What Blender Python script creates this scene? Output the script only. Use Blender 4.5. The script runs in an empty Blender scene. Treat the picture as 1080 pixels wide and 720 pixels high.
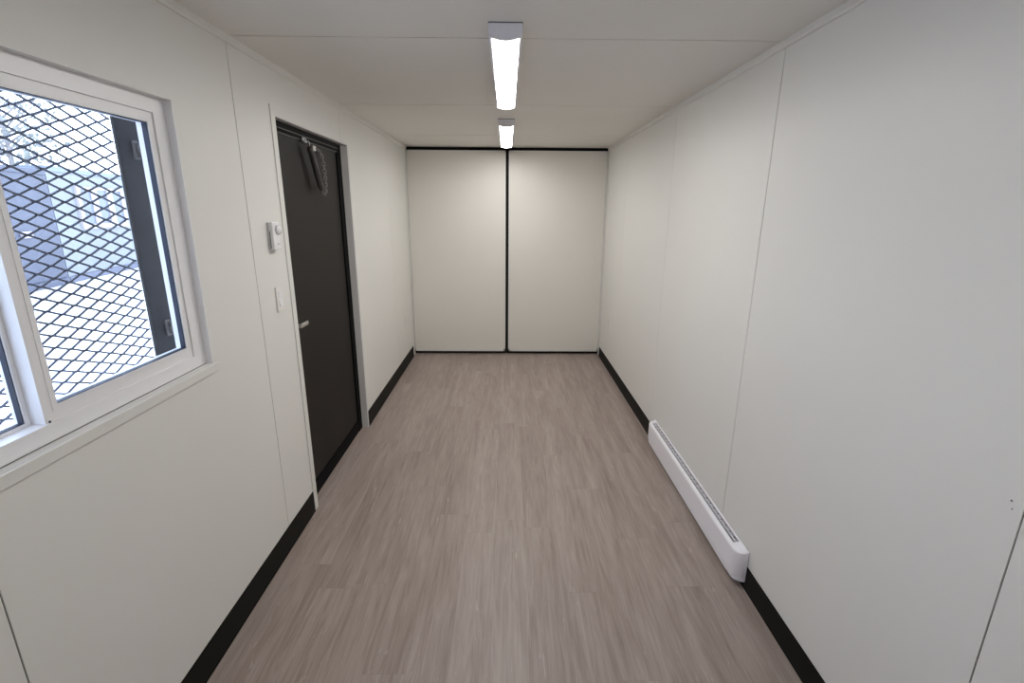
import bpy, bmesh, math, random
from mathutils import Vector, Matrix
random.seed(7)
S = bpy.context.scene
COL = S.collection

# ------------------------------------------------------------------ materials
def new_mat(name):
    m = bpy.data.materials.new(name); m.use_nodes = True
    nt = m.node_tree; b = nt.nodes['Principled BSDF']
    return m, nt, b

def plain(name, rgb, rough=.5, metal=0, spec=.5, var=.0, scale=20., bump=0., bscale=300.):
    m, nt, b = new_mat(name)
    b.inputs['Base Color'].default_value = (*rgb, 1)
    b.inputs['Roughness'].default_value = rough
    b.inputs['Metallic'].default_value = metal
    b.inputs['Specular IOR Level'].default_value = spec
    tc = nt.nodes.new('ShaderNodeTexCoord')
    if var > 0:
        n = nt.nodes.new('ShaderNodeTexNoise'); n.inputs['Scale'].default_value = scale
        n.inputs['Detail'].default_value = 3
        nt.links.new(tc.outputs['Object'], n.inputs['Vector'])
        r = nt.nodes.new('ShaderNodeValToRGB')
        r.color_ramp.elements[0].position = .3; r.color_ramp.elements[1].position = .7
        r.color_ramp.elements[0].color = (*[c*(1-var) for c in rgb], 1)
        r.color_ramp.elements[1].color = (*[min(1, c*(1+var)) for c in rgb], 1)
        nt.links.new(n.outputs['Fac'], r.inputs['Fac'])
        nt.links.new(r.outputs['Color'], b.inputs['Base Color'])
    if bump > 0:
        n2 = nt.nodes.new('ShaderNodeTexNoise'); n2.inputs['Scale'].default_value = bscale
        nt.links.new(tc.outputs['Object'], n2.inputs['Vector'])
        bp = nt.nodes.new('ShaderNodeBump'); bp.inputs['Strength'].default_value = bump
        bp.inputs['Distance'].default_value = .001
        nt.links.new(n2.outputs['Fac'], bp.inputs['Height'])
        nt.links.new(bp.outputs['Normal'], b.inputs['Normal'])
    return m

WALLC = (.80, .787, .752)
M = {}
M['wall'] = plain('painted_panel', WALLC, .42, spec=.35, var=.012, scale=1.3, bump=.05, bscale=180)
M['ceil'] = plain('ceiling_panel', (.82, .80, .757), .5, spec=.3, var=.015, scale=1.5)
M['seam'] = plain('seam_and_shadow_line', (.17, .165, .155), .8)  # dark panel joints, also the painted shadow line above the ceiling lights
M['seam_dark'] = plain('ceiling_joint', (.10, .095, .09), .8)
M['fardoor'] = plain('far_door_panel', (.80, .775, .725), .45, spec=.35, var=.012, scale=1.2)
M['trim'] = plain('white_trim', (.78, .77, .735), .4)
M['jamb'] = plain('jamb_grey_white', (.70, .68, .67), .45)
M['vinyl'] = plain('window_vinyl', (.90, .89, .905), .32, spec=.5)
M['black'] = plain('black_rubber', (.006, .006, .005), .55, spec=.15)
M['blackframe'] = plain('black_frame', (.003, .003, .004), .6, spec=.08)
M['seal'] = plain('black_seal', (.010, .009, .008), .7, spec=.2)
M['doorslab'] = plain('charcoal_door', (.0165, .014, .012), .5, spec=.16, var=.05, scale=3, bump=.08, bscale=120)
M['gasket'] = plain('navy_gasket', (.012, .018, .045), .5)
M['steel'] = plain('brushed_steel', (.62, .60, .58), .3, metal=1)
M['darksteel'] = plain('dark_steel', (.30, .30, .30), .35, metal=1)
M['sheath'] = plain('black_sheath', (.045, .042, .040), .38)
M['plastic'] = plain('white_plastic', (.84, .84, .85), .35)
M['dial'] = plain('grey_plastic', (.66, .66, .69), .35)
M['plate'] = plain('switch_plate', (.82, .80, .77), .35)
M['heater'] = plain('heater_enamel', (.92, .90, .95), .3, spec=.5)
M['heatdark'] = plain('heater_interior', (.04, .038, .04), .6)
M['slotgrey'] = plain('slot_grey', (.25, .25, .26), .6)
M['fixture'] = plain('fixture_white', (.92, .90, .96), .45)
M['screen'] = plain('screen_steel', (.07, .075, .10), .55, spec=.3, var=.25, scale=30)
M['post'] = plain('post_steel', (.026, .024, .024), .6, spec=.12, var=.2, scale=18)
M['hingesteel'] = plain('hinge_steel', (.12, .10, .09), .5)
M['ground'] = plain('pale_gravel', (.80, .76, .72), .9, var=.08, scale=6)
M['whitebox'] = plain('pale_blue_siding', (.200, .210, .218), .5, var=.06, scale=1.2)
M['bluebox'] = plain('dark_blue_siding', (.070, .076, .104), .5, var=.10, scale=1.0)
M['boxrail'] = plain('grey_rail', (.115, .12, .16), .6)
M['boxrail2'] = plain('pale_rail', (.19, .215, .25), .6)
M['boxframe'] = plain('white_outside_frame', (.42, .37, .36), .5)
M['boxpane'] = plain('outside_pane', (.14, .16, .21), .4)
M['bark'] = plain('pale_bark', (.26, .24, .23), .9, var=.2, scale=8)
M['leaf'] = plain('pale_leaf', (.22, .23, .215), .8, var=.2, scale=2)

def mat_lens(name, power):
    m = bpy.data.materials.new(name); m.use_nodes = True
    nt = m.node_tree; nt.nodes.clear()
    o = nt.nodes.new('ShaderNodeOutputMaterial'); e = nt.nodes.new('ShaderNodeEmission')
    e.inputs['Color'].default_value = (1.0, .988, .962, 1)
    e.inputs['Strength'].default_value = power
    nt.links.new(e.outputs[0], o.inputs['Surface'])
    return m
M['lens'] = mat_lens('lit_lens', 40.5)
M['lens_soft'] = mat_lens('lit_lens_soft', 15.)
M['lens_far'] = mat_lens('lit_lens_far', 37.)

def mat_glass():
    m = bpy.data.materials.new('glare_haze_glass'); m.use_nodes = True
    nt = m.node_tree; nt.nodes.clear()
    o = nt.nodes.new('ShaderNodeOutputMaterial')
    t = nt.nodes.new('ShaderNodeBsdfTransparent'); t.inputs[0].default_value = (.95, .97, 1, 1)
    g = nt.nodes.new('ShaderNodeBsdfGlossy'); g.inputs['Roughness'].default_value = .02
    lw = nt.nodes.new('ShaderNodeLayerWeight'); lw.inputs['Blend'].default_value = .5
    pw = nt.nodes.new('ShaderNodeMath'); pw.operation = 'POWER'; pw.inputs[1].default_value = 5
    fr = nt.nodes.new('ShaderNodeMath'); fr.operation = 'MULTIPLY_ADD'; fr.inputs[1].default_value = .5; fr.inputs[2].default_value = .014
    nt.links.new(lw.outputs['Facing'], pw.inputs[0]); nt.links.new(pw.outputs[0], fr.inputs[0])
    tr = nt.nodes.new('ShaderNodeBsdfTranslucent'); tr.inputs['Color'].default_value = (.80, .88, 1, 1)  # pale translucent veil imitates the glare haze of the bright outdoors
    n = nt.nodes.new('ShaderNodeTexNoise'); n.inputs['Scale'].default_value = 5
    mr = nt.nodes.new('ShaderNodeMapRange'); mr.inputs[3].default_value = .003; mr.inputs[4].default_value = .007
    m1 = nt.nodes.new('ShaderNodeMixShader'); m2 = nt.nodes.new('ShaderNodeMixShader')
    L = nt.links.new
    L(n.outputs['Fac'], mr.inputs[0]); L(mr.outputs[0], m1.inputs[0])
    L(t.outputs[0], m1.inputs[1]); L(tr.outputs[0], m1.inputs[2])
    L(fr.outputs[0], m2.inputs[0]); L(m1.outputs[0], m2.inputs[1]); L(g.outputs[0], m2.inputs[2])
    L(m2.outputs[0], o.inputs['Surface'])
    return m
M['glass'] = mat_glass()

def mat_floor():
    m, nt, b = new_mat('vinyl_plank_floor'); L = nt.links.new; N = nt.nodes.new
    tc = N('ShaderNodeTexCoord')
    PW, PL = .152, 1.22
    def math_(op, a, v=None, c=None):
        q = N('ShaderNodeMath'); q.operation = op
        for i, z in enumerate((a, v, c)):
            if z is None: continue
            if isinstance(z, (int, float)): q.inputs[i].default_value = z
            else: L(z, q.inputs[i])
        return q.outputs[0]
    sx_ = N('ShaderNodeSeparateXYZ'); L(tc.outputs['Object'], sx_.inputs[0])
    u = math_('ADD', math_('DIVIDE', sx_.outputs[0], PW), 40.37); row = math_('FLOOR', u); fu = math_('FRACT', u)
    wn = N('ShaderNodeTexWhiteNoise'); wn.noise_dimensions = '1D'; L(row, wn.inputs['W'])
    t = math_('ADD', math_('ADD', math_('DIVIDE', sx_.outputs[1], PL), wn.outputs['Value']), 20.)
    idx = math_('FLOOR', t); ft = math_('FRACT', t)
    wn2 = N('ShaderNodeTexWhiteNoise'); wn2.noise_dimensions = '2D'
    cv = N('ShaderNodeCombineXYZ'); L(row, cv.inputs[0]); L(idx, cv.inputs[1]); L(cv.outputs[0], wn2.inputs['Vector'])
    rnd = wn2.outputs['Value']
    eu = math_('MULTIPLY', math_('MINIMUM', fu, math_('SUBTRACT', 1., fu)), PW)
    et = math_('MULTIPLY', math_('MINIMUM', ft, math_('SUBTRACT', 1., ft)), PL)
    joint = math_('LESS_THAN', math_('MINIMUM', eu, et), .0007)
    off = N('ShaderNodeCombineXYZ')
    k = N('ShaderNodeMath'); k.operation = 'MULTIPLY'; k.inputs[1].default_value = 37.; L(rnd, k.inputs[0])
    L(k.outputs[0], off.inputs[0]); L(k.outputs[0], off.inputs[2])
    add = N('ShaderNodeVectorMath'); add.operation = 'ADD'; L(tc.outputs['Object'], add.inputs[0]); L(off.outputs[0], add.inputs[1])
    def grain(sx, sy, det, dist=0., rough=.5):
        mp = N('ShaderNodeMapping'); mp.inputs['Scale'].default_value = (sx, sy, 1); L(add.outputs[0], mp.inputs['Vector'])
        n = N('ShaderNodeTexNoise'); n.inputs['Scale'].default_value = 1; n.inputs['Detail'].default_value = det
        n.inputs['Distortion'].default_value = dist; n.inputs['Roughness'].default_value = rough
        L(mp.outputs[0], n.inputs['Vector']); return n.outputs['Fac']
    def mul(a, v):
        q = N('ShaderNodeMath'); q.operation = 'MULTIPLY'; q.inputs[1].default_value = v; L(a, q.inputs[0]); return q.outputs[0]
    def sm(a, c):
        q = N('ShaderNodeMath'); q.operation = 'ADD'; L(a, q.inputs[0]); L(c, q.inputs[1]); return q.outputs[0]
    broad = grain(11, 1.0, 3, .8)
    fine = grain(150, 5.5, 5, .4, .62)
    mid = grain(34, 2.4, 4, 1.5, .55)
    v = sm(sm(mul(broad, .36), mul(mid, .42)), sm(mul(fine, .28), mul(rnd, .05)))
    r = N('ShaderNodeValToRGB'); cr = r.color_ramp
    cr.elements[0].position = .34; cr.elements[0].color = (.208, .164, .142, 1)
    cr.elements[1].position = .76; cr.elements[1].color = (.436, .368, .336, 1)
    e = cr.elements.new(.53); e.color = (.316, .254, .223, 1)
    L(v, r.inputs['Fac'])
    # cathedral light streaks
    mp = N('ShaderNodeMapping'); mp.inputs['Scale'].default_value = (42, 4.5, 1); L(add.outputs[0], mp.inputs['Vector'])
    wv = N('ShaderNodeTexNoise'); wv.inputs['Scale'].default_value = 1; wv.inputs['Detail'].default_value = 2; wv.inputs['Distortion'].default_value = 3.0
    L(mp.outputs[0], wv.inputs['Vector'])
    sr = N('ShaderNodeValToRGB'); sr.color_ramp.elements[0].position = .67; sr.color_ramp.elements[1].position = .75
    sr.color_ramp.elements[0].color = (0, 0, 0, 1); sr.color_ramp.elements[1].color = (.6, .6, .6, 1)
    L(wv.outputs['Fac'], sr.inputs['Fac'])
    mx = N('ShaderNodeMix'); mx.data_type = 'RGBA'
    L(sr.outputs['Color'], mx.inputs['Factor']); L(r.outputs['Color'], mx.inputs['A']); mx.inputs['B'].default_value = (.50, .44, .40, 1)
    # joints
    mj = N('ShaderNodeMix'); mj.data_type = 'RGBA'; jf = mul(joint, .30)
    L(jf, mj.inputs['Factor']); L(mx.outputs['Result'], mj.inputs['A']); mj.inputs['B'].default_value = (.13, .10, .085, 1)
    L(mj.outputs['Result'], b.inputs['Base Color'])
    b.inputs['Roughness'].default_value = .42; b.inputs['Specular IOR Level'].default_value = .45
    bp = N('ShaderNodeBump'); bp.inputs['Strength'].default_value = .12; bp.inputs['Distance'].default_value = .001
    L(fine, bp.inputs['Height']); L(bp.outputs['Normal'], b.inputs['Normal'])
    return m
M['floor'] = mat_floor()

# ------------------------------------------------------------------ mesh helpers
class MB:
    def __init__(self): self.bm = bmesh.new(); self.mats = []
    def mi(self, m):
        if m not in self.mats: self.mats.append(m)
        return self.mats.index(m)
    def box(self, a, b, m, bev=0, seg=2):
        x0, y0, z0 = [min(p, q) for p, q in zip(a, b)]; x1, y1, z1 = [max(p, q) for p, q in zip(a, b)]
        t = bmesh.new()
        vs = [t.verts.new(p) for p in ((x0,y0,z0),(x1,y0,z0),(x1,y1,z0),(x0,y1,z0),(x0,y0,z1),(x1,y0,z1),(x1,y1,z1),(x0,y1,z1))]
        for f in ((3,2,1,0),(4,5,6,7),(0,1,5,4),(1,2,6,5),(2,3,7,6),(3,0,4,7)): t.faces.new([vs[i] for i in f])
        if bev > 0: bmesh.ops.bevel(t, geom=t.edges[:], offset=bev, segments=seg, profile=.5, affect='EDGES')
        return self.merge(t, m, smooth=False)
    def merge(self, t, m, smooth=False, mtx=None):
        i = self.mi(m); mp = {}
        for v in t.verts: mp[v] = self.bm.verts.new(mtx @ v.co if mtx else v.co)
        for f in t.faces:
            nf = self.bm.faces.new([mp[v] for v in f.verts]); nf.material_index = i; nf.smooth = smooth
        t.free(); return self
    def prism(self, prof, axis, a, b, m, smooth=False):
        """extrude a 2D profile along an axis; prof points fill the two other axes in order"""
        t = bmesh.new()
        def P(u, v, w):
            return {'x': (w, u, v), 'y': (u, w, v), 'z': (u, v, w)}[axis]
        A = [t.verts.new(P(u, v, a)) for u, v in prof]; B = [t.verts.new(P(u, v, b)) for u, v in prof]
        n = len(prof)
        t.faces.new(A[::-1]); t.faces.new(B)
        for k in range(n): t.faces.new((A[k], A[(k+1) % n], B[(k+1) % n], B[k]))
        bmesh.ops.recalc_face_normals(t, faces=t.faces[:])
        return self.merge(t, m, smooth)
    def tube(self, pts, r, m, n=10, closed=False):
        t = bmesh.new(); pts = [Vector(p) for p in pts]; rings = []; N = len(pts)
        for i, p in enumerate(pts):
            if closed: d = pts[(i+1) % N] - pts[i-1]
            else: d = pts[min(i+1, N-1)] - pts[max(i-1, 0)]
            d.normalize(); up = Vector((0, 0, 1)) if abs(d.z) < .9 else Vector((1, 0, 0))
            s = d.cross(up).normalized(); u = s.cross(d)
            rr = r[i] if isinstance(r, (list, tuple)) else r
            rings.append([t.verts.new(p + rr*(math.cos(2*math.pi*k/n)*s + math.sin(2*math.pi*k/n)*u)) for k in range(n)])
        for i in range(N if closed else N-1):
            a, b = rings[i], rings[(i+1) % N]
            for k in range(n): t.faces.new((a[k], a[(k+1) % n], b[(k+1) % n], b[k]))
        if not closed: t.faces.new(rings[0][::-1]); t.faces.new(rings[-1])
        bmesh.ops.recalc_face_normals(t, faces=t.faces[:])
        return self.merge(t, m, True)
    def lathe(self, prof, m, origin, axis, n=28):
        """prof: (radius, height) list turned about axis from origin"""
        t = bmesh.new(); rings = []
        q = Vector((0, 0, 1)).rotation_difference(Vector(axis)).to_matrix().to_4x4()
        mt = Matrix.Translation(origin) @ q
        for rr, h in prof:
            rings.append([t.verts.new((rr*math.cos(2*math.pi*k/n), rr*math.sin(2*math.pi*k/n), h)) for k in range(n)] if rr > 1e-6 else [t.verts.new((0, 0, h))])
        for a, b in zip(rings, rings[1:]):
            for k in range(n):
                va = [a[k % len(a)], a[(k+1) % n % len(a)]]; vb = [b[(k+1) % n % len(b)], b[k % len(b)]]
                vs = []
                for v in va + vb:
                    if v not in vs: vs.append(v)
                if len(vs) > 2: t.faces.new(vs)
        bmesh.ops.recalc_face_normals(t, faces=t.faces[:])
        return self.merge(t, m, True, mt)
    def build(self, name, parent=None):
        me = bpy.data.meshes.new(name); self.bm.to_mesh(me); self.bm.free()
        for m in self.mats: me.materials.append(m)
        o = bpy.data.objects.new(name, me); COL.objects.link(o)
        if parent:
            o.parent = parent
            o.matrix_parent_inverse = Matrix.Identity(4)
            off = parent_world(parent)
            for v in me.vertices: v.co = off.inverted() @ v.co
        return o

def parent_world(p):
    m = Matrix.LocRotScale(p.location, p.rotation_euler, None)
    return (parent_world(p.parent) @ m) if p.parent else m

def struct(o): o['kind'] = 'structure'; return o
def tag(o, label, cat, group=None):
    o['label'] = label; o['category'] = cat
    if group: o['group'] = group
    return o
def empty(name, loc, rz=0):
    o = bpy.data.objects.new(name, None); COL.objects.link(o); o.location = loc; o.rotation_euler = (0, 0, rz)
    o.empty_display_size = .1; return o

# ------------------------------------------------------------------ room shell
X = 1.05; H = 2.22; YE = 5.36; YB = -.60; T = .09
def panel_wall(name, sx, seams, holes, mat):
    """panelled side wall with recessed joints and real openings"""
    mb = MB(); g = .0021; xf = sx*X; xb = sx*(X+T)
    ys = {YB-.05, YE+.1}; zs = {0-.05, H+.02}
    for s in seams: ys |= {s-g, s+g}
    for (a, b, c, d) in holes: ys |= {a, b}; zs |= {c, d}
    ys = sorted(ys); zs = sorted(zs)
    for y0, y1 in zip(ys, ys[1:]):
        ym = (y0+y1)/2
        sm = any(abs(ym-s) < g for s in seams)
        run = []
        for z0, z1 in zip(zs, zs[1:]):
            zm = (z0+z1)/2
            if any(a < ym < b and c < zm < d for a, b, c, d in holes): continue
            mb.box((xf + (sx*.003 if sm else 0), y0, z0), (xb, y1, z1), M['seam'] if sm else mat)
    return struct(mb.build(name))
WIN = (.39, 1.677, 1.046, 1.925)
DOOR = (2.39, 3.41, -.06, 2.0)
panel_wall('wall_left', -1, (.85, 2.05, 3.30, 4.53), (WIN, DOOR), M['wall'])
panel_wall('wall_right', 1, (.853, 2.055, 3.265, 4.50), (), M['wall'])

mb = MB(); g = .0032; cs = [YB-.05, .85, 2.068, 3.288, 4.55, YE+.1]
for a, b in zip(cs, cs[1:]): mb.box((-X-T, a+g, H), (X+T, b-g, H+.06), M['ceil'])
for s in cs[1:-1]: mb.box((-X-T, s-g, H+.003), (X+T, s+g, H+.06), M['seam_dark'])
struct(mb.build('ceiling'))
struct(MB().box((-X-T, YB-.05, -.06), (X+T, YE+.1, 0), M['floor']).build('floor'))
struct(MB().box((-X-T, YB-.05, 0), (X+T, YB, H), M['wall']).build('wall_front'))
struct(MB().box((-X-T, YE+.042, 0), (X+T, YE+.1, H), M['seal']).build('wall_back'))

# ceiling edge trims
for i, sx in enumerate((-1, 1)):
    prof = [(sx*X, 2.193), (sx*(X-.006), 2.194), (sx*(X-.010), 2.200), (sx*(X-.012), 2.22), (sx*X, 2.22)]
    struct(MB().prism(prof, 'y', YB, YE, M['trim']).build('trim_%d' % (i+1)))
# far corner trims
for i, sx in enumerate((-1, 1)):
    struct(MB().box((sx*X, YE-.055, 0), (sx*(X-.004), YE+.04, H-.028), M['trim']).build('trim_%d' % (i+3)))
# door casing strips
struct(MB().box((-X, 2.347, 0), (-X+.005, 2.39, 2.042), M['trim'], .0015).build('trim_5'))
# the white return lining the door opening
mb = MB()
mb.box((-X-.045, 3.408, 0), (-X+.003, 3.432, 2.0), M['jamb'])
mb.box((-X-.045, 2.39, 1.997), (-X+.002, 3.432, 2.004), M['jamb'])
struct(mb.build('trim_6'))

# baseboards
def baseboard(name, sx, segs, h=.117):
    mb = MB()
    for a, b in segs:
        prof = [(sx*X, 0), (sx*(X-.0075), 0), (sx*(X-.005), .006), (sx*(X-.004), h-.004), (sx*(X-.0025), h), (sx*X, h)]
        mb.prism(prof, 'y', a, b, M['black'])
    return struct(mb.build(name))
baseboard('baseboard_left', -1, ((YB, 2.347), (3.432, 5.275)))
baseboard('baseboard_right', 1, ((YB, 5.295),), .105)

# ------------------------------------------------------------------ far double doors
def far_door(n, x0, x1):
    root = empty('door_%d' % n, ((x0+x1)/2, YE, 0)); struct(root)
    z0, z1 = .034, 2.186
    MB().box((x0, YE, z0), (x1, YE+.04, z1), M['fardoor'], .002).build('door_panel', root)
    mb = MB(); w = .022; p = .0025
    inner = x1 if n == 2 else x0
    s = -1 if n == 2 else 1
    mb.box((x0, YE-p, z0), (x1, YE+.001, z0+.03), M['trim'], .001)
    mb.box((inner, YE-p, z0), (inner+s*w, YE+.001, z1), M['trim'], .001)
    mb.box((x0, YE-p, z1-.016), (x1, YE+.001, z1), M['trim'], .001)
    outer = x0 if n == 2 else x1
    mb.box((outer, YE-p, z0), (outer-s*.016, YE+.001, z1), M['trim'], .001)
    mb.build('edge_strip', root)
    return root
far_door(2, -1.043, -.016)
far_door(3, .016, 1.043)

# ------------------------------------------------------------------ entrance door in the left wall
door = empty('door_1', (-1.10, 2.9, 0)); struct(door)
mb = MB()
xs = -1.10
mb.box((-1.145, 2.412, .086), (xs, 3.336, 1.952), M['doorslab'], .002)
mb.build('door_panel', door)
mb = MB()
mb.box((-1.15, 2.392, 0), (-1.088, 2.412, 1.998), M['blackframe'])
mb.box((-1.15, 3.336, 0), (-1.092, 3.408, 1.998), M['blackframe'])
mb.box((-1.15, 2.412, 1.952), (-1.085, 3.336, 1.998), M['blackframe'])
mb.box((-1.15, 2.412, 1.966), (-1.083, 3.336, 1.970), M['sheath'])
mb.box((-1.15, 2.412, 1.946), (-1.092, 3.336, 1.954), M['sheath'])
mb.build('door_frame', door)
MB().box((-1.15, 2.392, 0), (-1.094, 3.408, .082), M['blackframe'], .003).build('threshold', door)
hd = MB().lathe([(0, 0), (.026, 0), (.026, .006), (.022, .009), (.0, .009)], M['steel'], (xs, 2.447, 1.015), (1, 0, 0)).build('door_handle', door)
mb = MB()
mb.tube([(xs+.008, 2.447, 1.015), (xs+.040, 2.447, 1.015)], .009, M['steel'], 14)
mb.box((xs+.034, 2.437, 1.004), (xs+.050, 2.532, 1.026), M['steel'], .005, 3)
lv = mb.build('lever', hd)

# crash chain with sprung sheath hanging in the head of the door
ch = empty('door_check_chain', (-1.08, 2.80, 1.95))
tag(ch, 'slack V-shaped door check chain hanging from the head of the dark door', 'door chain')
mb = MB()
mb.box((-1.094, 2.775, 1.940), (-1.083, 2.835, 1.962), M['darksteel'], .002)
mb.tube([(-1.084, 2.805, 1.952), (-1.066, 2.808, 1.946), (-1.062, 2.811, 1.930), (-1.064, 2.812, 1.918)], .0035, M['steel'], 8)
mb.build('frame_bracket', ch)
mb = MB()
mb.tube([(-1.064, 2.812, 1.922), (-1.064, 2.815, 1.915), (-1.064, 2.83, 1.89), (-1.063, 2.915, 1.725), (-1.063, 2.932, 1.703), (-1.063, 2.938, 1.695)], [.004, .015, .0165, .0165, .014, .005], M['sheath'], 14)
mb.build('spring_sheath', ch)
mb = MB()
def link_ring(c, d, up, L=.014, w=.0075, r=.0022):
    c = Vector(c); d = Vector(d).normalized(); u = Vector(up); u = (u - u.dot(d)*d).normalized()
    pts = []
    for k in range(14):
        a = 2*math.pi*k/14
        pts.append(c + d*(math.copysign(abs(math.cos(a))**.7, math.cos(a))*L) + u*math.sin(a)*w)
    mb.tube(pts, r, M['darksteel'], 6, closed=True)
pa = [Vector(p) for p in ((-1.063, 2.940, 1.692), (-1.063, 2.966, 1.668), (-1.064, 2.998, 1.690), (-1.067, 3.018, 1.735), (-1.071, 3.028, 1.80), (-1.075, 3.032, 1.865), (-1.08, 3.022, 1.905), (-1.086, 2.99, 1.925), (-1.090, 2.965, 1.928))]
seg = []
for a, b in zip(pa, pa[1:]): seg += [a.lerp(b, t/10) for t in range(10)]
seg.append(pa[-1]); acc = 0; last = seg[0]; k = 0
for i in range(1, len(seg)):
    acc += (seg[i]-seg[i-1]).length
    if acc >= .0195:
        d = seg[i]-last
        link_ring((seg[i]+last)/2, d, (1, 0, .2) if k % 2 else (0, 1, .3)); k += 1
        last = seg[i]; acc = 0
mb.build('chain', ch)
MB().box((-1.10, 2.935, 1.912), (-1.089, 2.975, 1.940), M['steel'], .003).build('door_bracket', ch)

# ------------------------------------------------------------------ slider window
win = empty('window_1', (-X, 1.03, 1.06)); struct(win)
def ring(mb, xa, xb, yo0, yo1, zo0, zo1, yi0, yi1, zi0, zi1, m, bev=0):
    mb.box((xa, yo0, zi1), (xb, yo1, zo1), m, bev); mb.box((xa, yo0, zo0), (xb, yo1, zi0), m, bev)
    mb.box((xa, yo0, zi0), (xb, yi0, zi1), m, bev); mb.box((xa, yi1, zi0), (xb, yo1, zi1), m, bev)
XW = -1.075                                      # face of the vinyl frame, set back in the wall
mb = MB()
ring(mb, -1.114, XW, .391, 1.676, 1.062, 1.924, .452, 1.617, 1.105, 1.8755, M['vinyl'])
ring(mb, -1.143, -1.114, .391, 1.676, 1.062, 1.924, .430, 1.637, 1.090, 1.892, M['vinyl'])
mb.build('window_frame', win)
mb = MB()                                        # lining of the wall recess
mb.box((XW-.002, 1.672, 1.061), (-1.0505, 1.677, 1.925), M['vinyl']); mb.box((XW-.002, .390, 1.061), (-1.0505, .395, 1.925), M['vinyl'])
mb.box((XW-.002, .390, 1.9205), (-1.0505, 1.677, 1.925), M['trim'])
mb.build('recess_lining', win)
def sash(y0, y1, z0, z1, xi, xo, gy0, gy1, gz0, gz1, gx):
    mb = MB()
    ring(mb, xo, xi, y0, y1, z0, z1, gy0, gy1, gz0, gz1, M['vinyl'])
    ring(mb, xi-.001, xi+.0016, gy0-.014, gy1+.014, gz0-.014, gz1+.014, gy0, gy1, gz0, gz1, M['vinyl'])   # glazing bead
    sh = mb.build('sash', win)
    mb = MB(); e = .0015
    ring(mb, gx-.002, xi-.0015, gy0-.004, gy1+.004, gz0-.004, gz1+.004, gy0+e, gy1-e, gz0+e, gz1-e, M['gasket'])
    mb.build('gasket', sh)
    MB().box((gx-.002, gy0-.003, gz0-.003), (gx+.002, gy1+.003, gz1+.003), M['glass']).build('pane', sh)
    return sh
sash(1.062, 1.6165, 1.1042, 1.875, -1.080, -1.1135, 1.1006, 1.590, 1.142, 1.845, -1.095)
sash(.452, 1.100, 1.091, 1.8755, -1.1155, -1.139, .510, 1.050, 1.113, 1.850, -1.128)
MB().tube([(-1.0795, 1.072, 1.108), (-1.0785, 1.072, 1.108)], .003, M['gasket'], 10).build('weep_hole', win)
# stool (sill board) and its apron under the frame
mb = MB()
mb.box((-1.077, .392, 1.046), (-1.049, 1.675, 1.061), M['trim'])
mb.prism([(-1.05, 1.029), (-1.0455, 1.029), (-1.0445, 1.030), (-1.0445, 1.059), (-1.046, 1.061), (-1.05, 1.061)], 'y', .37, 1.693, M['trim'])
mb.box((-1.0755, .396, 1.0605), (-1.0735, 1.671, 1.0632), M['seam'])
mb.build('sill', win)

# ------------------------------------------------------------------ steel security screen outside the window
sc = empty('security_screen', (-1.2, 1.03, 1.0))
tag(sc, 'dark expanded-metal security screen bolted outside the window', 'window screen')
SWD, LWD = .0325, .0850
yA, yB, zA, zB = .45, 1.62, .985, 1.965
mb = MB(); bm = mb.bm; mi = mb.mi(M['screen'])
nrow = int((zB-zA)/(SWD/2)); flat = .007
wt, dt = .0050, .0020
for i in range(nrow):
    c = zA + i*SWD/2; s = 1 if i % 2 else -1
    pts = []
    y = yA; kk = 0
    while y < yB + .001:
        z = c + s*(1 if kk % 2 else -1)*SWD/4*.93
        pts.append((y-flat/2, z)); pts.append((y+flat/2, z)); y += LWD/2; kk += 1
    prev = None
    for j, (y, z) in enumerate(pts):
        xo = -1.2 + (.0006 if (j//2 + i) % 2 else -.0006)
        vs = [bm.verts.new((xo+dx, y, z+dz)) for dx, dz in ((-dt, -wt/2), (dt, -wt/2), (dt, wt/2), (-dt, wt/2))]
        if prev:
            for q in range(4):
                f = bm.faces.new((prev[q], prev[(q+1) % 4], vs[(q+1) % 4], vs[q])); f.material_index = mi
        prev = vs
bmesh.ops.recalc_face_normals(bm, faces=bm.faces[:])
mb.build('mesh', sc)
for ya, yb in ((1.612, 1.724), (.345, .455)):
    MB().box((-1.206, ya, .93), (-1.194, yb, 2.02), M['post'], .003).build('side_post', sc)
for za, zb in ((.93, .99), (1.96, 2.02)):
    MB().box((-1.206, .455, za), (-1.195, 1.612, zb), M['post'], .003).build('rail', sc)
for zc in (1.775, 1.19):
    mb = MB()
    mb.tube([(-1.186, 1.692, zc-.022), (-1.186, 1.692, zc+.022)], .011, M['hingesteel'], 12)
    mb.box((-1.195, 1.668, zc-.028), (-1.189, 1.692, zc+.028), M['hingesteel'], .002)
    mb.build('hinge', sc)
for ya, yb in ((1.695, 1.72), (.35, .375)):
    for zc in (.96, 1.99):
        MB().box((-1.195, ya, zc-.02), (-1.137, yb, zc+.02), M['post'], .002).build('bracket', sc)

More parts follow.
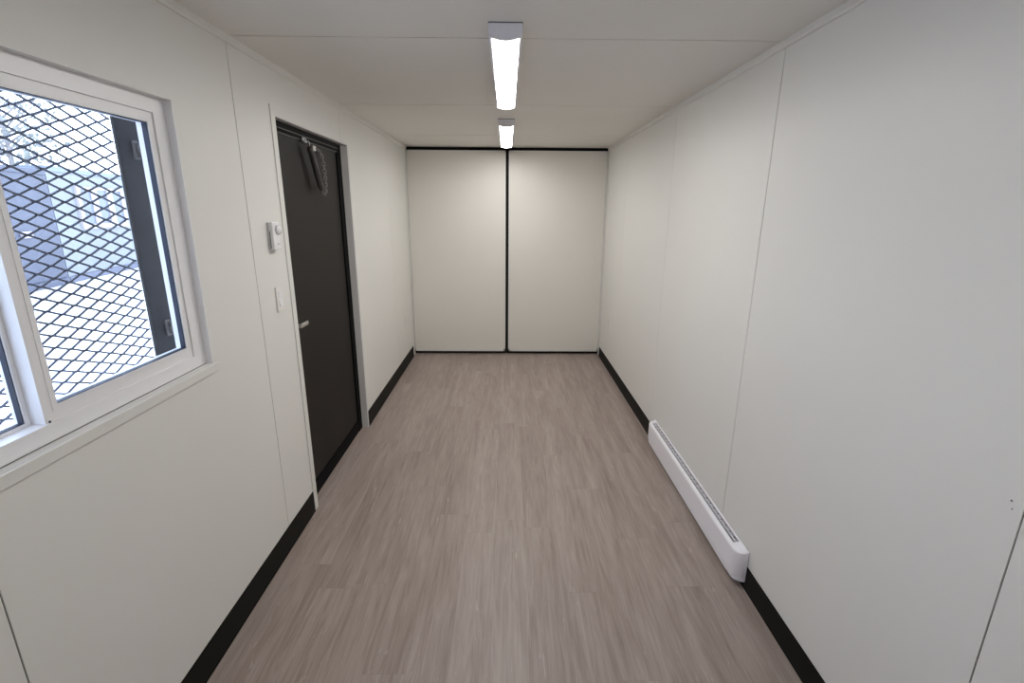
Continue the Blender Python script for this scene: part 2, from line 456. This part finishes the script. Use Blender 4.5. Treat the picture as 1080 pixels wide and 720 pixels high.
# ------------------------------------------------------------------ ceiling lights
def ceiling_light(y0, label, lens='lens'):
    y1 = y0 + 1.22
    r = empty('ceiling_light', (-.007, (y0+y1)/2, H)); tag(r, label, 'ceiling light', 'linear lights down the middle of the ceiling')
    cx = -.008; w = .058
    mb = MB()
    mb.prism([(cx-w, H), (cx-w, H-.034), (cx-w+.005, H-.043), (cx+w-.005, H-.043), (cx+w, H-.034), (cx+w, H)], 'y', y0+.006, y1-.006, M['fixture'])
    mb.box((cx-w-.002, y0-.0015, H-.0035), (cx+w+.002, y1+.0015, H), M['seam'])  # dark plate stands in for the shadow line between housing and ceiling
    mb.build('housing', r)
    for a, b in ((y0, y0+.012), (y1-.012, y1)):
        prof = [(cx-w-.001, H), (cx-w-.001, H-.03)]
        for k in range(9):
            t = k/8; prof.append((cx-w*.88+2*w*.88*t, H-.046-.010*math.sin(math.pi*t)))
        prof += [(cx+w+.001, H-.03), (cx+w+.001, H)]
        MB().prism(prof, 'y', a, b, M['fixture']).build('end_cap', r)
    prof = [(cx-w*.82, H-.0425)]
    for k in range(11):
        t = k/10; prof.append((cx-w*.82+2*w*.82*t, H-.044-.004*math.sin(math.pi*t)))
    prof.append((cx+w*.82, H-.0425))
    MB().prism(prof, 'y', y0+.012, y1-.012, M[lens], True).build('lens', r)
ceiling_light(1.90, 'long lit white ceiling light nearest the viewer, in front of the first ceiling joints')
ceiling_light(.055, 'lit white ceiling light above the viewer, before the long one in view', 'lens_soft')
ceiling_light(3.745, 'smaller-looking lit white ceiling light at the far end, just before the double doors', 'lens_far')

# ------------------------------------------------------------------ baseboard heater on the right wall
ht = empty('baseboard_heater', (1.03, 2.47, .03))
tag(ht, 'long low white electric baseboard heater mounted on the right wall', 'heater')
HY0, HY1 = 1.775, 3.150; XB = 1.046; XF = .992; ZB = .030; ZT = .176
def heater_plan(grow=0):
    pass
mb = MB()
# front cover: outward face gently sloped, with a turned-in top lip
mb.prism([(XF+.004, ZB+.022), (XF, ZB+.030), (XF, ZT-.012), (XF+.002, ZT-.006), (XF+.006, ZT-.003), (XF+.019, ZT), (XF+.019, ZT-.004), (XF+.008, ZT-.007), (XF+.005, ZT-.013), (XF+.006, ZB+.024)], 'y', HY0+.075, HY1-.05, M['heater'])
mb.prism([(XB-.004, ZB), (XB, ZB), (XB, ZT+.004), (XB-.008, ZT+.003), (XB-.008, ZT-.001), (XB-.004, ZT)], 'y', HY0+.075, HY1-.05, M['heater'])
mb.prism([(XF+.004, ZB), (XB, ZB), (XB, ZB+.006), (XF+.004, ZB+.020)], 'y', HY0+.075, HY1-.05, M['heater'])
mb.build('front_cover', ht)
MB().box((XF+.010, HY0+.078, ZB+.01), (XB-.005, HY1-.054, ZT-.022), M['heatdark']).build('heating_element', ht)
mb = MB()
xm = (XF+.019 + XB-.008)/2
mb.box((xm-.0016, HY0+.075, ZT-.012), (xm+.0016, HY1-.05, ZT), M['heater'])
y = HY0 + .12
while y < HY1-.07:
    mb.box((XF+.019, y, ZT-.014), (XB-.007, y+.003, ZT-.008), M['slotgrey']); y += .045
y = HY0+.075
mb.build('grille', ht)
def end_cap(y_in, y_out, name='end_cap'):
    """end block with a rounded plan corner"""
    s = 1 if y_out > y_in else -1
    L = abs(y_out-y_in); r = .044
    def plan(x0, x1):
        pts = [(x1, y_in), (x0, y_in)]
        for k in range(9):
            a = k/8*math.pi/2
            pts.append((x0 + r - r*math.cos(a), y_in + s*(L-r*.95) + s*r*.95*math.sin(a)))
        pts.append((x1, y_out))
        return pts
    mb = MB()
    t = bmesh.new(); rows = []
    for (dx, z) in ((.006, ZB), (.004, ZB+.020), (.007, ZB+.021), (.007, ZB+.0235), (.001, ZB+.025), (0, ZB+.03), (0, ZT-.012), (.002, ZT-.006), (.006, ZT-.003), (.021, ZT)):
        rows.append([t.verts.new((px, py, z if px < XB-.005 else z + (.005 if z > ZT-.01 else 0))) for px, py in plan(XF+dx, XB)])
    n = len(rows[0])
    for a, b in zip(rows, rows[1:]):
        for k in range(n): t.faces.new((a[k], a[(k+1) % n], b[(k+1) % n], b[k]))
    t.faces.new(rows[0][::-1]); t.faces.new(rows[-1])
    bmesh.ops.recalc_face_normals(t, faces=t.faces[:])
    mb.merge(t, M['heater']); return mb.build(name, ht)
end_cap(HY0+.075, HY0); end_cap(HY1-.05, HY1)

# ------------------------------------------------------------------ thermostat, switch, outlets
th = empty('thermostat', (-X, 2.222, 1.48))
tag(th, 'white wall thermostat with a round dial, above the light switch beside the dark door', 'thermostat')
mb = MB()
mb.box((-X, 2.192, 1.421), (-X+.012, 2.258, 1.538), M['dial'], .002)
mb.box((-X+.010, 2.190, 1.419), (-X+.027, 2.257, 1.540), M['plastic'], .003)
mb.build('case', th)
MB().box((-X+.011, 2.1885, 1.428), (-X+.0135, 2.1925, 1.500), M['heatdark']).build('side_slot', th)
MB().lathe([(0, .027), (.021, .027), (.021, .035), (.018, .039), (.0, .040)], M['plastic'], (-X, 2.232, 1.505), (1, 0, 0), 32).build('dial', th)
mb = MB(); mb.box((-X+.0265, 2.222, 1.441), (-X+.0285, 2.244, 1.447), M['dial']); mb.build('marker', th)

sw = empty('light_switch', (-X, 2.23, 1.195))
tag(sw, 'white rocker light switch on the left wall, below the thermostat beside the dark door', 'light switch')
MB().box((-X, 2.196, 1.137), (-X+.006, 2.266, 1.252), M['plate'], .002).build('cover_plate', sw)
mb = MB(); mb.prism([(-X+.005, 1.162), (-X+.011, 1.164), (-X+.0065, 1.196), (-X+.008, 1.227), (-X+.005, 1.228)], 'y', 2.214, 2.248, M['plastic']); mb.build('rocker', sw)

def outlet(sx, y, z, label):
    r = empty('wall_outlet', (sx*X, y, z)); tag(r, label, 'outlet', 'outlets near the double doors')
    MB().box((sx*X, y-.035, z-.0575), (sx*(X-.006), y+.035, z+.0575), M['plate'], .002).build('cover_plate', r)
    for dz in (-.02, .02):
        mb = MB(); mb.box((sx*(X-.005), y-.016, z+dz-.014), (sx*(X-.009), y+.016, z+dz+.014), M['plastic'], .003)
        q = mb.build('socket', r)
        for dy in (-.006, .006):
            MB().box((sx*(X-.0085), y+dy-.001, z+dz-.002), (sx*(X-.0094), y+dy+.001, z+dz+.006), M['heatdark']).build('slot', q)
outlet(-1, 4.95, .46, 'faint white outlet low on the left wall near the double doors')
outlet(1, 4.93, .46, 'faint white outlet low on the right wall near the double doors')

# ------------------------------------------------------------------ tiny screw heads
def screw(p, axis, label, m, r=.005):
    o = MB().lathe([(0, 0), (r, 0), (r*.9, .0012), (r*.5, .002), (0, .0022)], m, p, axis, 14).build('screw_head')
    tag(o, label, 'screw', 'screw heads in the panels')
screw((-.677, 2.51, H), (0, 0, -1), 'pale screw head in the ceiling nearest the left wall, closer of two', M['plastic'])
screw((-.676, 2.917, H), (0, 0, -1), 'pale screw head in the ceiling nearest the left wall, farther of two', M['plastic'])
screw((-.279, 2.496, H), (0, 0, -1), 'pale screw head in the ceiling just left of the near light', M['plastic'])
screw((.265, 2.51, H), (0, 0, -1), 'pale screw head in the ceiling right of the near light', M['plastic'])
screw((X, .881, 1.021), (-1, 0, 0), 'dark screw head above another, by the right wall joint at the picture edge', M['slotgrey'], .0022)
screw((X, .876, 1.005), (-1, 0, 0), 'faint screw head below another, by the right wall joint at the picture edge', M['dial'], .0022)

# ------------------------------------------------------------------ outside
struct(MB().box((-60, -40, -.36), (-1.5, 60, -.2), M['ground']).build('ground'))
ang = math.atan2(1.09, 4.77)
def yard(root): return root
def yard_box(name, s0, s1, top, mat, railm, label, cat):
    base = Vector((-10.30, 10.516, -.2)); d = Vector((-math.sin(ang), math.cos(ang), 0))
    r = empty(name, base + d*((s0+s1)/2), ang); tag(r, label, cat)
    hl = (s1-s0)/2
    # local frame: x towards the viewer's cabin, y along the row
    def bx(a, b, m, nm, par=r, bev=.01):
        mb = MB(); mb.box(a, b, m, bev); me_o = mb.build(nm)
        me_o.parent = par; return me_o
    bx((-2.44, -hl+.03, .15), (-.03, hl-.03, top-.06), mat, 'body', bev=.02)
    bx((-2.44, -hl, 0), (0, hl, .15), railm, 'base_rail')
    bx((-2.44, -hl, top-.12), (0, hl, top), railm if name == 'shipping_container' else M['boxrail2'], 'top_rail')
    for y in (-hl, hl-.10): bx((-.2, y, .1), (-.029, y+.10, top-.05), mat, 'corner_post', bev=0)
    return r, bx, (s0+s1)/2
r, bx, mid = yard_box('shipping_container', -4.6, 1.47, 2.62, M['bluebox'], M['bluebox'], 'dark blue container standing in the yard, left of the pale one, seen through the screen', 'container')
lk = bx((-.03, .20-mid, 1.14), (.03, .52-mid, 1.28), M['boxframe'], 'lock_box')
r, bx, mid = yard_box('office_container', 1.50, 13.7, 2.72, M['whitebox'], M['boxrail'], 'pale office container with a white-framed window, seen across the yard', 'container')
w0, w1, wz0, wz1 = 2.45-mid, 4.70-mid, 1.25, 2.30
for k in range(3):
    a = w0 + k*(w1-w0)/3; b = a + (w1-w0)/3
    mb = MB(); f = .14
    mb.box((-.04, a, wz0), (.03, a+f, wz1), M['boxframe']); mb.box((-.04, b-f, wz0), (.03, b, wz1), M['boxframe'])
    mb.box((-.04, a+f, wz0), (.03, b-f, wz0+.12), M['boxframe']); mb.box((-.04, a+f, wz1-.06), (.03, b-f, wz1), M['boxframe'])
    fo = mb.build('window'); fo.parent = r
    mb = MB(); mb.box((-.035, a+f, wz0+.12), (.005, b-f, wz1-.06), M['boxpane']); po = mb.build('pane'); po.parent = fo

def tree(x, y, h, label, seed):
    rnd = random.Random(seed)
    r = empty('tree', (x, y, -.2)); tag(r, label, 'tree', 'trees beyond the containers')
    mb = MB()
    mb.tube([(x, y, -.2), (x+.1, y, h*.3), (x, y+.1, h*.6), (x+.05, y, h*.9)], [.16, .13, .08, .03], M['bark'], 8)
    for k in range(9):
        a = rnd.uniform(0, 6.28); z = h*rnd.uniform(.35, .75); l = h*rnd.uniform(.18, .3)
        mb.tube([(x, y, z), (x+math.cos(a)*l*.5, y+math.sin(a)*l*.5, z+l*.45), (x+math.cos(a)*l, y+math.sin(a)*l, z+l*.7)], [.05, .03, .012], M['bark'], 6)
    mb.build('trunk', r)
    mb = MB(); bm = mb.bm; mi = mb.mi(M['leaf'])
    for k in range(700):
        while True:
            p = Vector((rnd.uniform(-1, 1), rnd.uniform(-1, 1), rnd.uniform(-1, 1)))
            if .3 < p.length < 1: break
        c = Vector((x+p.x*h*.32, y+p.y*h*.32, h*.68+p.z*h*.34))
        u = Vector((rnd.gauss(0, 1), rnd.gauss(0, 1), rnd.gauss(0, 1))).normalized(); w = u.orthogonal().normalized(); s = rnd.uniform(.07, .15)
        f = bm.faces.new([bm.verts.new(c+q) for q in (u*s, w*s*.6, -u*s, -w*s*.6)]); f.material_index = mi
    mb.build('foliage', r)
tree(-20.5, 21.5, 6.6, 'pale leafy tree beyond the containers, above the dark blue one', 3)
tree(-19.5, 17.0, 6.0, 'pale leafy tree beyond the dark blue container, nearest the left edge', 5)

# ------------------------------------------------------------------ world light
w = bpy.data.worlds.new('overcast'); S.world = w; w.use_nodes = True
nt = w.node_tree; bg = nt.nodes['Background']
tc = nt.nodes.new('ShaderNodeTexCoord'); sp = nt.nodes.new('ShaderNodeSeparateXYZ'); rp = nt.nodes.new('ShaderNodeValToRGB')
nt.links.new(tc.outputs['Generated'], sp.inputs[0]); nt.links.new(sp.outputs['Z'], rp.inputs['Fac'])
rp.color_ramp.elements[0].position = 0; rp.color_ramp.elements[0].color = (.80, .90, 1.06, 1)
rp.color_ramp.elements[1].position = .8; rp.color_ramp.elements[1].color = (.60, .76, 1.04, 1)
nt.links.new(rp.outputs['Color'], bg.inputs['Color']); bg.inputs['Strength'].default_value = 5.4

# ------------------------------------------------------------------ camera
f, pitch, yaw, roll, cx, cz = 513.8347, .2641594, .0112691, -.0061093, -.0004678, 1.5981836
cp, sp_ = math.cos(pitch), math.sin(pitch)
cy, sy = math.cos(yaw), math.sin(yaw)
Zr = Matrix(((cy, sy, 0), (-sy, cy, 0), (0, 0, 1)))
fw = Zr @ Vector((0, cp, -sp_)); rt = Zr @ Vector((1, 0, 0)); dn = Zr @ Vector((0, -sp_, -cp))
cr, sr = math.cos(roll), math.sin(roll)
r2 = cr*rt + sr*dn; d2 = -sr*rt + cr*dn
cam = bpy.data.cameras.new('camera'); co = bpy.data.objects.new('camera', cam); COL.objects.link(co)
cam.sensor_fit = 'HORIZONTAL'; cam.sensor_width = 36; cam.lens = f/1080*36; cam.clip_start = .02; cam.clip_end = 300
mw = Matrix((( r2.x, -d2.x, -fw.x, cx), (r2.y, -d2.y, -fw.y, 0), (r2.z, -d2.z, -fw.z, cz), (0, 0, 0, 1)))
co.matrix_world = mw
S.camera = co
S.view_settings.view_transform = 'Standard'
S.view_settings.look = 'None'
S.view_settings.exposure = 0
S.view_settings.gamma = 1
